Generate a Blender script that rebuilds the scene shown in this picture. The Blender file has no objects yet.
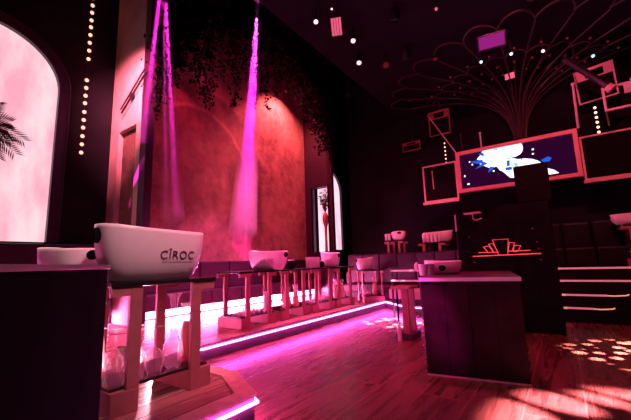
import bpy, bmesh, math, random
from math import sin, cos, pi, radians as R, sqrt
from mathutils import Vector, Matrix
random.seed(7)
SC = bpy.context.scene
COL = SC.collection

# ------------------------------------------------------------------ helpers
def tag(o, label, cat=None, group=None, kind=None):
    if label: o['label'] = label
    if cat: o['category'] = cat
    if group: o['group'] = group
    if kind: o['kind'] = kind
    return o

def obj(name, bm, m, parent=None, loc=(0, 0, 0), rot=(0, 0, 0), smooth=False):
    me = bpy.data.meshes.new(name)
    bmesh.ops.recalc_face_normals(bm, faces=bm.faces[:])
    bm.to_mesh(me); bm.free()
    if smooth:
        for p in me.polygons: p.use_smooth = True
    me.materials.append(m)
    o = bpy.data.objects.new(name, me)
    COL.objects.link(o)
    o.location = loc; o.rotation_euler = rot
    if parent: o.parent = parent
    return o

def struct(name, bm, m, **k):
    o = obj(name, bm, m, **k); o['kind'] = 'structure'
    return o

def thing(name, label, cat, loc=(0, 0, 0), rotz=0.0, group=None, rot=None):
    o = bpy.data.objects.new(name, None); COL.objects.link(o)
    o.empty_display_size = .1
    o.location = loc; o.rotation_euler = rot if rot else (0, 0, rotz)
    return tag(o, label, cat, group)

def copy_tree(o, parent=None):
    c = o.copy(); COL.objects.link(c)
    if parent: c.parent = parent
    for ch in list(o.children): copy_tree(ch, c)
    return c

def dup(root, label, loc, rotz=0.0, scale=None, group=None):
    c = copy_tree(root)
    c.location = loc; c.rotation_euler = (0, 0, rotz)
    if scale: c.scale = scale
    c['label'] = label
    if group: c['group'] = group
    return c

def BM(): return bmesh.new()

def box(bm, x0, x1, y0, y1, z0, z1, bev=0.0, mat=None):
    t = bmesh.new()
    bmesh.ops.create_cube(t, size=1)
    for v in t.verts:
        v.co = Vector((x0 + (v.co.x + .5) * (x1 - x0), y0 + (v.co.y + .5) * (y1 - y0), z0 + (v.co.z + .5) * (z1 - z0)))
    if bev:
        bmesh.ops.bevel(t, geom=t.edges[:], offset=bev, segments=2, affect='EDGES', profile=.6)
    if mat is not None: bmesh.ops.transform(t, matrix=mat, verts=t.verts)
    merge(bm, t); return bm

def merge(bm, t):
    me = bpy.data.meshes.new('tmp'); t.to_mesh(me); t.free()
    bm.from_mesh(me); bpy.data.meshes.remove(me)

def lathe(bm, prof, seg=20, c=(0, 0, 0), cap=True):
    rings = []
    for r, z in prof:
        rings.append([bm.verts.new((c[0] + max(r, 1e-4) * cos(2 * pi * i / seg), c[1] + max(r, 1e-4) * sin(2 * pi * i / seg), c[2] + z)) for i in range(seg)])
    for a, b in zip(rings, rings[1:]):
        for i in range(seg):
            bm.faces.new((a[i], a[(i + 1) % seg], b[(i + 1) % seg], b[i]))
    if cap:
        bm.faces.new(rings[0]); bm.faces.new(rings[-1])
    return bm

def tube(bm, pts, r, seg=8, closed=False):
    pts = [Vector(p) for p in pts]; n = len(pts); rings = []
    for i, p in enumerate(pts):
        a = pts[(i - 1) % n] if (i > 0 or closed) else p
        b = pts[(i + 1) % n] if (i < n - 1 or closed) else p
        d = (b - a).normalized()
        u = d.cross(Vector((0, 0, 1)))
        if u.length < .01: u = d.cross(Vector((1, 0, 0)))
        u.normalize(); w = d.cross(u)
        rr = r[i] if isinstance(r, (list, tuple)) else r
        rings.append([bm.verts.new(p + (u * cos(2 * pi * k / seg) + w * sin(2 * pi * k / seg)) * rr) for k in range(seg)])
    m = n if closed else n - 1
    for i in range(m):
        a, b = rings[i], rings[(i + 1) % n]
        for k in range(seg):
            bm.faces.new((a[k], a[(k + 1) % seg], b[(k + 1) % seg], b[k]))
    if not closed:
        bm.faces.new(rings[0]); bm.faces.new(rings[-1])
    return bm

def prism(bm, poly, f, g):
    """extrude polygon: f(p) and g(p) map a 2D point to the two faces"""
    a = [bm.verts.new(f(p)) for p in poly]; b = [bm.verts.new(g(p)) for p in poly]
    n = len(poly)
    fa = bm.faces.new(a); fb = bm.faces.new(b)
    for i in range(n): bm.faces.new((a[i], a[(i + 1) % n], b[(i + 1) % n], b[i]))
    bmesh.ops.triangulate(bm, faces=[fa, fb])
    return bm

def strip_ring(bm, inner, outer, f, g):
    """band between two open 2D polylines, given thickness"""
    n = len(inner)
    I = [[bm.verts.new(h(p)) for p in inner] for h in (f, g)]
    O = [[bm.verts.new(h(p)) for p in outer] for h in (f, g)]
    for i in range(n - 1):
        for q in (0, 1): bm.faces.new((I[q][i], I[q][i + 1], O[q][i + 1], O[q][i]))
        bm.faces.new((I[0][i], I[0][i + 1], I[1][i + 1], I[1][i]))
        bm.faces.new((O[0][i], O[0][i + 1], O[1][i + 1], O[1][i]))
    for i in (0, n - 1): bm.faces.new((I[0][i], O[0][i], O[1][i], I[1][i]))
    return bm

# ------------------------------------------------------------------ materials
def mat(name, col, rough=.5, metal=0.0, emit=None, es=0.0, var=.15, scale=6.0, bump=0.0, spec=.5, coat=0.0):
    m = bpy.data.materials.new(name); m.use_nodes = True
    nt = m.node_tree; p = nt.nodes['Principled BSDF']
    tc = nt.nodes.new('ShaderNodeTexCoord')
    n = nt.nodes.new('ShaderNodeTexNoise'); n.inputs['Scale'].default_value = scale; n.inputs['Detail'].default_value = 4
    nt.links.new(tc.outputs['Object'], n.inputs['Vector'])
    r = nt.nodes.new('ShaderNodeValToRGB')
    r.color_ramp.elements[0].position = .3; r.color_ramp.elements[1].position = .7
    r.color_ramp.elements[0].color = tuple(c * (1 - var) for c in col) + (1,)
    r.color_ramp.elements[1].color = tuple(min(1, c * (1 + var)) for c in col) + (1,)
    nt.links.new(n.outputs['Fac'], r.inputs['Fac']); nt.links.new(r.outputs['Color'], p.inputs['Base Color'])
    p.inputs['Roughness'].default_value = rough; p.inputs['Metallic'].default_value = metal
    p.inputs['Specular IOR Level'].default_value = spec
    p.inputs['Coat Weight'].default_value = coat
    if emit:
        p.inputs['Emission Color'].default_value = tuple(emit) + (1,); p.inputs['Emission Strength'].default_value = es
    if bump:
        b = nt.nodes.new('ShaderNodeBump'); b.inputs['Strength'].default_value = bump
        nt.links.new(n.outputs['Fac'], b.inputs['Height']); nt.links.new(b.outputs['Normal'], p.inputs['Normal'])
    return m

def math_node(nt, op, a, b=None, c=None):
    n = nt.nodes.new('ShaderNodeMath'); n.operation = op
    for i, v in enumerate((a, b, c)):
        if v is None: continue
        if isinstance(v, (int, float)): n.inputs[i].default_value = v
        else: nt.links.new(v, n.inputs[i])
    return n.outputs[0]

def wood_floor(name, c0, c1, seam, bw=.19, bl=2.2, rough=.3, gr=1.0, bumps=.25):
    m = bpy.data.materials.new(name); m.use_nodes = True
    nt = m.node_tree; p = nt.nodes['Principled BSDF']; L = nt.links.new
    tc = nt.nodes.new('ShaderNodeTexCoord')
    mp = nt.nodes.new('ShaderNodeMapping'); mp.inputs['Rotation'].default_value = (0, 0, R(90))
    L(tc.outputs['Object'], mp.inputs['Vector'])
    br = nt.nodes.new('ShaderNodeTexBrick'); br.offset = .37; br.inputs['Scale'].default_value = 1
    br.inputs['Brick Width'].default_value = bl; br.inputs['Row Height'].default_value = bw
    br.inputs['Mortar Size'].default_value = .006; br.inputs['Mortar Smooth'].default_value = .1
    br.inputs['Color1'].default_value = (0, 0, 0, 1); br.inputs['Color2'].default_value = (1, 1, 1, 1)
    br.inputs['Mortar'].default_value = (.5, .5, .5, 1)
    L(mp.outputs['Vector'], br.inputs['Vector'])
    # grain: noise stretched along the boards, plus rings
    mp2 = nt.nodes.new('ShaderNodeMapping'); mp2.inputs['Scale'].default_value = (14 * gr, 1.1 * gr, 1)
    L(tc.outputs['Object'], mp2.inputs['Vector'])
    ad = nt.nodes.new('ShaderNodeVectorMath'); ad.operation = 'ADD'
    L(mp2.outputs['Vector'], ad.inputs[0])
    sc = nt.nodes.new('ShaderNodeVectorMath'); sc.operation = 'SCALE'; sc.inputs['Scale'].default_value = 7.0
    L(br.outputs['Color'], sc.inputs[0]); L(sc.outputs[0], ad.inputs[1])
    n = nt.nodes.new('ShaderNodeTexNoise'); n.inputs['Scale'].default_value = 1.0; n.inputs['Detail'].default_value = 5; n.inputs['Distortion'].default_value = .8
    L(ad.outputs[0], n.inputs['Vector'])
    rings = math_node(nt, 'SINE', math_node(nt, 'MULTIPLY', n.outputs['Fac'], 42.0))
    g = math_node(nt, 'ADD', math_node(nt, 'MULTIPLY', rings, .11), n.outputs['Fac'])
    g2 = math_node(nt, 'ADD', g, math_node(nt, 'MULTIPLY', br.outputs['Color'], .22))
    r = nt.nodes.new('ShaderNodeValToRGB')
    r.color_ramp.elements[0].position = .3; r.color_ramp.elements[1].position = .85
    r.color_ramp.elements[0].color = c0 + (1,); r.color_ramp.elements[1].color = c1 + (1,)
    L(g2, r.inputs['Fac'])
    mx = nt.nodes.new('ShaderNodeMix'); mx.data_type = 'RGBA'
    L(br.outputs['Fac'], mx.inputs['Factor']); L(r.outputs['Color'], mx.inputs['A']); mx.inputs['B'].default_value = seam + (1,)
    L(mx.outputs['Result'], p.inputs['Base Color'])
    L(math_node(nt, 'ADD', math_node(nt, 'MULTIPLY', n.outputs['Fac'], .22), rough - .1), p.inputs['Roughness'])
    b = nt.nodes.new('ShaderNodeBump'); b.inputs['Strength'].default_value = bumps; b.inputs['Distance'].default_value = .01
    L(math_node(nt, 'SUBTRACT', math_node(nt, 'MULTIPLY', n.outputs['Fac'], .25), br.outputs['Fac']), b.inputs['Height'])
    L(b.outputs['Normal'], p.inputs['Normal'])
    return m

def plaster(name):
    m = bpy.data.materials.new(name); m.use_nodes = True
    nt = m.node_tree; p = nt.nodes['Principled BSDF']; L = nt.links.new
    tc = nt.nodes.new('ShaderNodeTexCoord')
    n1 = nt.nodes.new('ShaderNodeTexNoise'); n1.inputs['Scale'].default_value = .55; n1.inputs['Detail'].default_value = 8; n1.inputs['Roughness'].default_value = .62; n1.inputs['Distortion'].default_value = .6
    n2 = nt.nodes.new('ShaderNodeTexNoise'); n2.inputs['Scale'].default_value = 3.5; n2.inputs['Detail'].default_value = 10; n2.inputs['Roughness'].default_value = .75
    for n in (n1, n2): L(tc.outputs['Object'], n.inputs['Vector'])
    s = nt.nodes.new('ShaderNodeSeparateXYZ'); L(tc.outputs['Object'], s.inputs[0])
    # a painted arch on the plaster: centre y 6.35 z 3.3, radius 2.1, paler outside its worn edge
    dy = math_node(nt, 'SUBTRACT', s.outputs['Y'], 5.4); dz = math_node(nt, 'MAXIMUM', math_node(nt, 'SUBTRACT', s.outputs['Z'], 3.9), 0.0)
    d = math_node(nt, 'SQRT', math_node(nt, 'ADD', math_node(nt, 'MULTIPLY', dy, dy), math_node(nt, 'MULTIPLY', dz, dz)))
    d = math_node(nt, 'ADD', d, math_node(nt, 'MULTIPLY', n1.outputs['Fac'], .3))
    ar = nt.nodes.new('ShaderNodeValToRGB')
    e = ar.color_ramp.elements
    e[0].position = 0.0; e[0].color = (.30, .30, .30, 1)
    e[1].position = .98; e[1].color = (.8, .8, .8, 1)
    for pos, v in ((.55, .34), (.575, .8), (.60, .40), (.76, .40), (.80, .82)):
        q = e.new(pos); q.color = (v, v, v, 1)
    L(math_node(nt, 'DIVIDE', d, 3.2), ar.inputs['Fac'])
    r = nt.nodes.new('ShaderNodeValToRGB')
    r.color_ramp.elements[0].position = .36; r.color_ramp.elements[0].color = (.09, .03, .035, 1)
    r.color_ramp.elements[1].position = .66; r.color_ramp.elements[1].color = (.72, .40, .32, 1)
    L(math_node(nt, 'ADD', math_node(nt, 'MULTIPLY', n1.outputs['Fac'], .6), math_node(nt, 'MULTIPLY', n2.outputs['Fac'], .42)), r.inputs['Fac'])
    mx = nt.nodes.new('ShaderNodeMix'); mx.data_type = 'RGBA'; mx.blend_type = 'MULTIPLY'; mx.inputs['Factor'].default_value = .85
    L(r.outputs['Color'], mx.inputs['A']); L(ar.outputs['Color'], mx.inputs['B'])
    L(mx.outputs['Result'], p.inputs['Base Color'])
    p.inputs['Roughness'].default_value = .8
    b = nt.nodes.new('ShaderNodeBump'); b.inputs['Strength'].default_value = .35; b.inputs['Distance'].default_value = .03
    L(n2.outputs['Fac'], b.inputs['Height']); L(b.outputs['Normal'], p.inputs['Normal'])
    return m

def glow_panel(name, c0, c1, s):
    m = bpy.data.materials.new(name); m.use_nodes = True
    nt = m.node_tree; p = nt.nodes['Principled BSDF']; L = nt.links.new
    tc = nt.nodes.new('ShaderNodeTexCoord')
    mp = nt.nodes.new('ShaderNodeMapping'); mp.inputs['Scale'].default_value = (1.6, 1.6, .5)
    L(tc.outputs['Object'], mp.inputs['Vector'])
    n = nt.nodes.new('ShaderNodeTexNoise'); n.inputs['Scale'].default_value = 1.3; n.inputs['Detail'].default_value = 7; n.inputs['Roughness'].default_value = .6
    L(mp.outputs['Vector'], n.inputs['Vector'])
    r = nt.nodes.new('ShaderNodeValToRGB')
    r.color_ramp.elements[0].position = .36; r.color_ramp.elements[0].color = c0 + (1,)
    r.color_ramp.elements[1].position = .60; r.color_ramp.elements[1].color = c1 + (1,)
    L(n.outputs['Fac'], r.inputs['Fac']); L(r.outputs['Color'], p.inputs['Emission Color'])
    p.inputs['Emission Strength'].default_value = s
    p.inputs['Base Color'].default_value = (.3, .2, .22, 1); p.inputs['Roughness'].default_value = .4
    return m

def thin_glass(name, tint=(1, .9, .93)):
    m = bpy.data.materials.new(name); m.use_nodes = True
    nt = m.node_tree; L = nt.links.new
    nt.nodes.remove(nt.nodes['Principled BSDF']); out = nt.nodes['Material Output']
    t = nt.nodes.new('ShaderNodeBsdfTransparent'); t.inputs[0].default_value = tint + (1,)
    g = nt.nodes.new('ShaderNodeBsdfGlossy'); g.inputs['Roughness'].default_value = .08; g.inputs[0].default_value = (1, .93, .95, 1)
    tr = nt.nodes.new('ShaderNodeBsdfTranslucent'); tr.inputs[0].default_value = (.9, .8, .82, 1)
    lw = nt.nodes.new('ShaderNodeLayerWeight'); lw.inputs['Blend'].default_value = .35
    no = nt.nodes.new('ShaderNodeTexNoise'); no.inputs['Scale'].default_value = 9
    f = math_node(nt, 'ADD', math_node(nt, 'MULTIPLY', math_node(nt, 'POWER', lw.outputs['Facing'], 2.0), .85), math_node(nt, 'MULTIPLY', no.outputs['Fac'], .28))
    a = nt.nodes.new('ShaderNodeMixShader'); a.inputs[0].default_value = .75; L(g.outputs[0], a.inputs[1]); L(tr.outputs[0], a.inputs[2])
    b = nt.nodes.new('ShaderNodeMixShader'); L(f, b.inputs[0]); L(t.outputs[0], b.inputs[1]); L(a.outputs[0], b.inputs[2])
    L(b.outputs[0], out.inputs['Surface'])
    return m

M = {}
M['black_wall'] = mat('black_painted_wall', (.012, .011, .0145), .9, spec=.05, scale=1.2, var=.3)
M['ceil'] = mat('black_ceiling', (.008, .007, .010), .9, spec=.1, scale=1.5, var=.3)
M['pale_wall'] = mat('pale_plaster_wall', (.55, .42, .38), .75, scale=2.0, var=.2, bump=.1)
M['plaster'] = plaster('worn_fresco_plaster')
M['floor'] = wood_floor('dark_red_floorboards', (.055, .022, .016), (.21, .085, .055), (.30, .12, .08), bw=.42, bl=3.4, rough=.27)
M['plat'] = wood_floor('platform_boards', (.18, .09, .08), (.42, .22, .18), (.06, .02, .02), bw=.2, rough=.24)
M['trimwood'] = mat('pale_wood_edge', (.62, .42, .32), .4, scale=9, var=.2)
M['darkface'] = mat('dark_platform_face', (.05, .03, .04), .45, var=.3)
M['tablewood'] = mat('light_brown_wood', (.38, .125, .135), .45, scale=5, var=.18)
M['blacktop'] = mat('black_gloss_top', (.012, .01, .012), .25, var=.3)
M['blackwood'] = mat('black_veneer', (.007, .006, .0065), .8, scale=4, var=.5, bump=.05, spec=.02)
M['desk'] = mat('dark_veneer_panels', (.022, .010, .014), .55, scale=3, var=.5, bump=.08, spec=.06)
M['white'] = mat('white_plastic', (.88, .80, .78), .28, scale=8, var=.03, coat=.3)
M['black'] = mat('black_plastic', (.005, .0045, .005), .6, var=.2, spec=.04)
M['hole'] = mat('black_rubber', (.002, .002, .002), .8, spec=.03)
M['ink'] = mat('purple_print', (.12, .01, .09), .5)
M['leather'] = mat('purple_leather', (.032, .009, .030), .38, scale=12, var=.2, bump=.05)
M['darkleather'] = mat('black_leather', (.006, .005, .007), .5, spec=.15, scale=10, var=.2)
M['cushion'] = mat('pale_cushion', (.6, .38, .38), .6, scale=10, var=.1)
M['glass'] = thin_glass('clear_glass')
M['juice'] = mat('orange_pink_juice', (.95, .55, .42), .35, scale=6, var=.1, emit=None)
M['juice'].node_tree.nodes['Principled BSDF'].inputs['Subsurface Weight'].default_value = .8
M['juice'].node_tree.nodes['Principled BSDF'].inputs['Subsurface Scale'].default_value = .08
M['cup'] = mat('white_cup', (.85, .76, .76), .4, var=.05)
M['redframe'] = mat('pale_painted_frame', (.75, .42, .40), .45, var=.08)
M['boxframe'] = mat('dark_red_speaker', (.25, .05, .07), .5, var=.15)
M['metal'] = mat('dark_metal', (.05, .04, .05), .35, metal=.7)
M['rib'] = mat('bronze_rib', (.045, .014, .018), .5)
M['palestick'] = mat('pale_tube', (.8, .55, .6), .35)
M['leaf'] = mat('ivy_leaf', (.0025, .002, .002), .8, spec=.05, scale=20, var=.6)
M['bloom'] = mat('red_ivy_leaf', (.22, .03, .04), .6)
M['palm'] = mat('palm_frond', (.10, .02, .03), .6, var=.3)
M['vase'] = mat('clay_vase', (.50, .16, .18), .5)
M['led'] = mat('magenta_led', (.9, .2, .8), .4, emit=(1.0, .09, .70), es=60)
M['ledhot'] = mat('pink_led', (.9, .3, .6), .4, emit=(1.0, .13, .42), es=220)
M['ledpale'] = mat('pale_pink_led', (.9, .4, .5), .4, emit=(1.0, .26, .36), es=.42)
M['ledorange'] = mat('orange_led', (.9, .5, .3), .4, emit=(1.0, .36, .22), es=.8)
M['bulb'] = mat('warm_bulb', (.9, .6, .4), .4, emit=(1.0, .26, .18), es=3.5)
M['bulbsmall'] = mat('warm_small_bulb', (.9, .6, .4), .4, emit=(1.0, .55, .36), es=2.6)
M['lens'] = mat('pink_lens', (.9, .5, .7), .4, emit=(1.0, .55, .75), es=2)
M['lensblue'] = mat('cyan_lens', (.5, .8, .9), .4, emit=(.45, .85, 1.0), es=1.5)
M['reddot'] = mat('dim_red_glow', (.12, .01, .02), .6, spec=.05, emit=(1.0, .05, .12), es=.07)  # faint emission: painted red glints, also dim lenses and booth studs
M['grille'] = mat('pink_slats', (.9, .3, .4), .4, emit=(1.0, .16, .27), es=.65)
M['purplepan'] = mat('purple_panel', (.03, .01, .03), .6, emit=(.40, .012, .34), es=.55)
M['neon'] = mat('red_neon', (.9, .2, .2), .4, emit=(1.0, .07, .075), es=.85)
M['arch'] = glow_panel('backlit_marble', (1.0, .42, .54), (1.0, .74, .80), .98)
M['arch2'] = glow_panel('backlit_marble_far', (1.0, .40, .62), (1.0, .75, .85), 1.15)
M['scr'] = mat('screen_dark', (.002, .002, .002), .6, spec=.02, emit=(.022, .001, .022), es=1.0)
M['scrwhite'] = mat('screen_white', (.1, .1, .1), .2, emit=(.93, .97, 1.0), es=1.5)
M['scrblue'] = mat('screen_blue', (.003, .003, .003), .6, spec=.02, emit=(.01, .12, .85), es=1.0)
M['scrcyan'] = mat('screen_cyan', (.01, .01, .01), .2, emit=(.25, .8, .9), es=1.0)
M['framered'] = mat('screen_frame', (.80, .30, .28), .45, var=.06)
M['desktop'] = mat('purple_gloss_top', (.07, .015, .05), .3)
M['ribwall'] = mat('wall_panel', (.03, .015, .022), .6)

# ------------------------------------------------------------------ setting
EYE = 1.26
CEIL = 6.3; TOP = 9.6
struct('floor', box(BM(), -9, 6, -2.5, 14.2, -.1, 0), M['floor'])
struct('ceiling', box(BM(), -4.2, 6, -2.5, 11.2, CEIL, CEIL + .1), M['ceil'])
struct('ceiling_atrium', box(BM(), -9, -4.2, -2.5, 14.2, TOP, TOP + .1), M['ceil'])
struct('wall_fascia', box(BM(), -4.3, -4.2, -2.5, 11.2, CEIL + .1, TOP), M['black_wall'])
struct('wall_back', box(BM(), -6.4, 6, 11.2, 11.35, 0, TOP), M['black_wall'])
struct('wall_return', box(BM(), -6.4, -6.25, 11.35, 14.2, 0, TOP), M['black_wall'])
struct('wall_far', box(BM(), -9, -6.4, 14.05, 14.2, 0, TOP), M['black_wall'])
struct('wall_right', box(BM(), 5.9, 6, -2.5, 11.2, 0, CEIL), M['black_wall'])
struct('wall_behind', box(BM(), -9, 6, -2.6, -2.5, 0, TOP), M['black_wall'])
struct('wall_left', box(BM(), -8.25, -8.05, -2.5, 14.05, 0, TOP), M['black_wall'])
struct('wall_mural', box(BM(), -7.8, -7.7, 3.45, 10.08, .2, TOP), M['plaster'])

# arched screen wall in front of the mural (plane x=-6.48)
bm = BM(); YC, ZC, RA = 6.77, 4.95, 3.31
N = 40
inner = [(3.46, .2)] + [(YC - RA * cos(pi * i / N), ZC + RA * sin(pi * i / N)) for i in range(N + 1)] + [(10.08, .2)]
outer = [(3.30, .2)] + [(3.30 + 6.90 * i / N, TOP) for i in range(N + 1)] + [(10.20, .2)]
strip_ring(bm, inner, outer, lambda p: (-6.48, p[0], p[1]), lambda p: (-6.70, p[0], p[1]))
struct('wall_arch', bm, M['leather'])
# near cross wall with an opening in it, pale and lit
def cross_wall(name, x0, x1, y0, y1, wx0, wx1, wz0, wz1, m, z0=.2):
    b = BM()
    box(b, x0, wx0, y0, y1, z0, TOP); box(b, wx1, x1, y0, y1, z0, TOP)
    box(b, wx0, wx1, y0, y1, z0, wz0); box(b, wx0, wx1, y0, y1, wz1, TOP)
    return struct(name, b, m)
cross_wall('wall_niche', -8.05, -6.71, 3.30, 3.44, -7.66, -6.89, 1.5, 4.25, M['pale_wall'])
struct('wall_niche_back', box(BM(), -7.70, -6.85, 3.40, 3.435, 1.46, 4.29), M['plaster'])
struct('trim_6', box(BM(), -7.45, -6.92, 10.22, 10.50, 1.52, 1.66), M['leather'])
cross_wall('wall_window', -7.69, -6.49, 10.09, 10.22, -7.36, -6.66, 1.66, 4.03, M['leather'])
struct('wall_pier', box(BM(), -8.05, -6.92, 10.62, 10.75, .2, TOP), M['leather'])
# lit panel seen through the far opening
struct('window_1', box(BM(), -7.42, -6.90, 10.50, 10.54, 1.62, 4.08), M['arch2'])
struct('trim_1', box(box(BM(), -7.40, -7.36, 10.04, 10.09, 1.66, 4.07), -6.66, -6.63, 10.04, 10.09, 1.66, 4.07), M['black'])

# arched glowing windows on the left wall
def arch_pts(yc, a, zb, zs, b, n=28):
    return [(yc - a, zb)] + [(yc - a * cos(pi * i / n), zs + b * sin(pi * i / n)) for i in range(n + 1)] + [(yc + a, zb)]
def arch_window(idx, yc, zs, m):
    P = arch_pts(yc, 1.13, 1.82, zs, 1.0)
    w = struct('window_%d' % idx, prism(BM(), P, lambda p: (-8.03, p[0], p[1]), lambda p: (-8.0, p[0], p[1])), m)
    Q = arch_pts(yc, 1.31, 1.82, zs, 1.18)
    f = obj('window_frame', strip_ring(BM(), P, Q, lambda p: (-8.04, p[0], p[1]), lambda p: (-7.90, p[0], p[1])), M['leather'], w)
    e = obj('frame_bead', tube(BM(), [(-7.89, p[0], p[1]) for p in Q], .018, 6), M['leather'], f)
    return w
arch_window(2, 1.10, 4.85, M['arch'])
arch_window(3, 11.92, 4.35, M['arch2'])

# ------------------------------------------------------------------ platforms
PZ = .2
poly = [(-8.05, -2.4), (-2.2, -2.4), (-2.2, 2.1), (-2.76, 2.39), (-4.1, 2.39), (-4.1, 8.85), (-3.15, 8.0), (-.2, 8.0), (-.2, 8.4), (-.2, 11.2), (-6.4, 11.2), (-6.4, 14.0), (-8.05, 14.0)]
struct('trim_platform', prism(BM(), poly, lambda p: (p[0], p[1], .02), lambda p: (p[0], p[1], PZ)), M['plat'])
def edge_run(pts, w, z0, z1, m, name, out=0.0):
    """a band of width w along an open polyline; the platform lies to its left"""
    b = BM(); P = [Vector(p) for p in pts]; n = len(P)
    inn = []; ou = []
    for i, p in enumerate(P):
        ds = []
        if i: ds.append((p - P[i - 1]).normalized())
        if i < n - 1: ds.append((P[i + 1] - p).normalized())
        nn = [Vector((-d.y, d.x)) for d in ds]
        s = sum(nn, Vector((0, 0))).normalized(); k = 1 / max(.4, s.dot(nn[0]))
        ou.append(p - s * out * k); inn.append(p + s * w * k)
    strip_ring(b, inn, ou, lambda p: (p[0], p[1], z0), lambda p: (p[0], p[1], z1))
    return b
e_near = [(-2.2, -2.4), (-2.2, 2.1), (-2.76, 2.39), (-4.1, 2.39)]
e_far = [(-4.1, 2.39), (-4.1, 8.85), (-3.15, 8.0), (-.2, 8.0)]
struct('trim_2', edge_run(e_near, .13, PZ, PZ + .025, M['trimwood'], '', .03), M['trimwood'])
struct('trim_3', edge_run(e_far, .03, PZ, PZ + .012, M['darkface'], '', .025), M['leather'])
struct('trim_4', edge_run(e_near, .001, .0, PZ, M['darkface'], '', .012), M['darkface'])
struct('trim_5', edge_run(e_far, .001, .0, PZ, M['darkface'], '', .012), M['darkface'])
def led(pts, z, m, label, group, r=.0065, off=.03):
    P = [Vector(p) for p in pts]
    b = edge_run(pts, -off + .012, z - r, z + r, m, '', off + .012)
    o = obj('led_strip', b, m); return tag(o, label, 'light strip', group)
led(e_near, .155, M['led'], 'magenta light strip under the pale edge of the nearest platform', 'platform light strips')
led(e_far, .165, M['led'], 'long magenta light strip along the front of the far platform', 'platform light strips')

# ------------------------------------------------------------------ banquettes
def banquette(name, x0, x1, y0, y1, label, seg=.95, back=1.4):
    t = thing(name, label, 'banquette seat', (x1, (y0 + y1) / 2, PZ))
    cy = (y0 + y1) / 2; L = y1 - y0; n = max(1, round(L / seg)); w = L / n
    obj('base', box(BM(), x0 - x1, -.12, -L / 2, L / 2, 0, .16), M['darkface'], t)
    for i in range(n):
        a = -L / 2 + i * w
        obj('seat_cushion', box(BM(), x0 - x1 + .18, 0, a + .008, a + w - .008, .17, .50, .03), M['leather'], t)
        obj('back_cushion', box(BM(), x0 - x1, x0 - x1 + .2, a + .008, a + w - .008, .50, back - PZ, .03), M['leather'], t)
    obj('light_strip', box(BM(), -.115, -.095, -L / 2 + .05, L / 2 - .05, .04, .155), M['ledhot'], t)
    return t
banquette('banquette', -7.69, -7.0, 3.48, 10.02, 'long purple leather banquette glowing underneath, running below the red mural')
banquette('banquette', -8.03, -7.35, -1.9, 3.25, 'purple leather banquette below the large glowing arch window at left', back=1.78)
# back-of-room tier and banquettes
struct('trim_tier', box(BM(), -5.6, -.2, 9.35, 11.2, PZ, .95), M['darkface'])
t = thing('banquette', 'low purple banquette at the back of the room in front of the raised tier', 'banquette seat', (-3.9, 9.0, PZ))
obj('base', box(BM(), -1.55, 2.2, .02, .34, 0, .2), M['darkface'], t)
for i in range(7):
    a = -1.55 + i * .535
    obj('seat_cushion', box(BM(), a + .005, a + .53, -.12, .2, .2, .42, .03), M['leather'], t)
    obj('back_cushion', box(BM(), a + .005, a + .53, .2, .33, .42, 1.28, .04), M['leather'], t)
b = thing('low_bench', 'low pale cushioned bench behind the small table near the desk', 'bench', (-2.95, 8.4, PZ))
obj('cushion', box(BM(), -.75, .75, -.2, .22, .12, .36, .04), M['cushion'], b)
obj('base', box(BM(), -.7, .7, -.15, .2, 0, .12), M['darkface'], b)

# ------------------------------------------------------------------ furniture prototypes
def make_table():
    t = thing('display_table', '', 'table')
    obj('tabletop', box(BM(), -.32, .32, -.47, .47, .925, .96, .004), M['blacktop'], t)
    for s in (-1, 1):
        for q in (-1, 1):
            a, b = sorted((s * .225, s * .32)); c, d = sorted((q * .27, q * .31))
            obj('leg', box(BM(), c, d, a, b, .17, .925, .003), M['tablewood'], t)
            e, f = sorted((s * .32, s * .46))
            obj('bracket', box(BM(), c, d, e, f, .855, .924, .003), M['tablewood'], t)
        a, b = sorted((s * .225, s * .43))
        obj('base_block', box(BM(), -.31, .31, a, b, 0, .17, .004), M['tablewood'], t)
    obj('shelf', box(BM(), -.265, .265, -.42, .42, .171, .195, .003), M['blacktop'], t)
    return t
def bowl_surf(th, t, a0=.335, a1=.475, b0=.115, b1=.235, h=.43):
    """th around, t height 0..1; long axis along Y"""
    k = (1 - (1 - min(1, t)) ** 2.3) ** .6
    a = a0 + (a1 - a0) * k; b = b0 + (b1 - b0) * k
    cs, sn = cos(th), sin(th)
    e = .75
    y = a * math.copysign(abs(cs) ** e, cs); x = b * math.copysign(abs(sn) ** e, sn)
    z = h * t * (1 + .05 * cs * cs - .045 * cs)
    return Vector((x, y, z))
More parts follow.
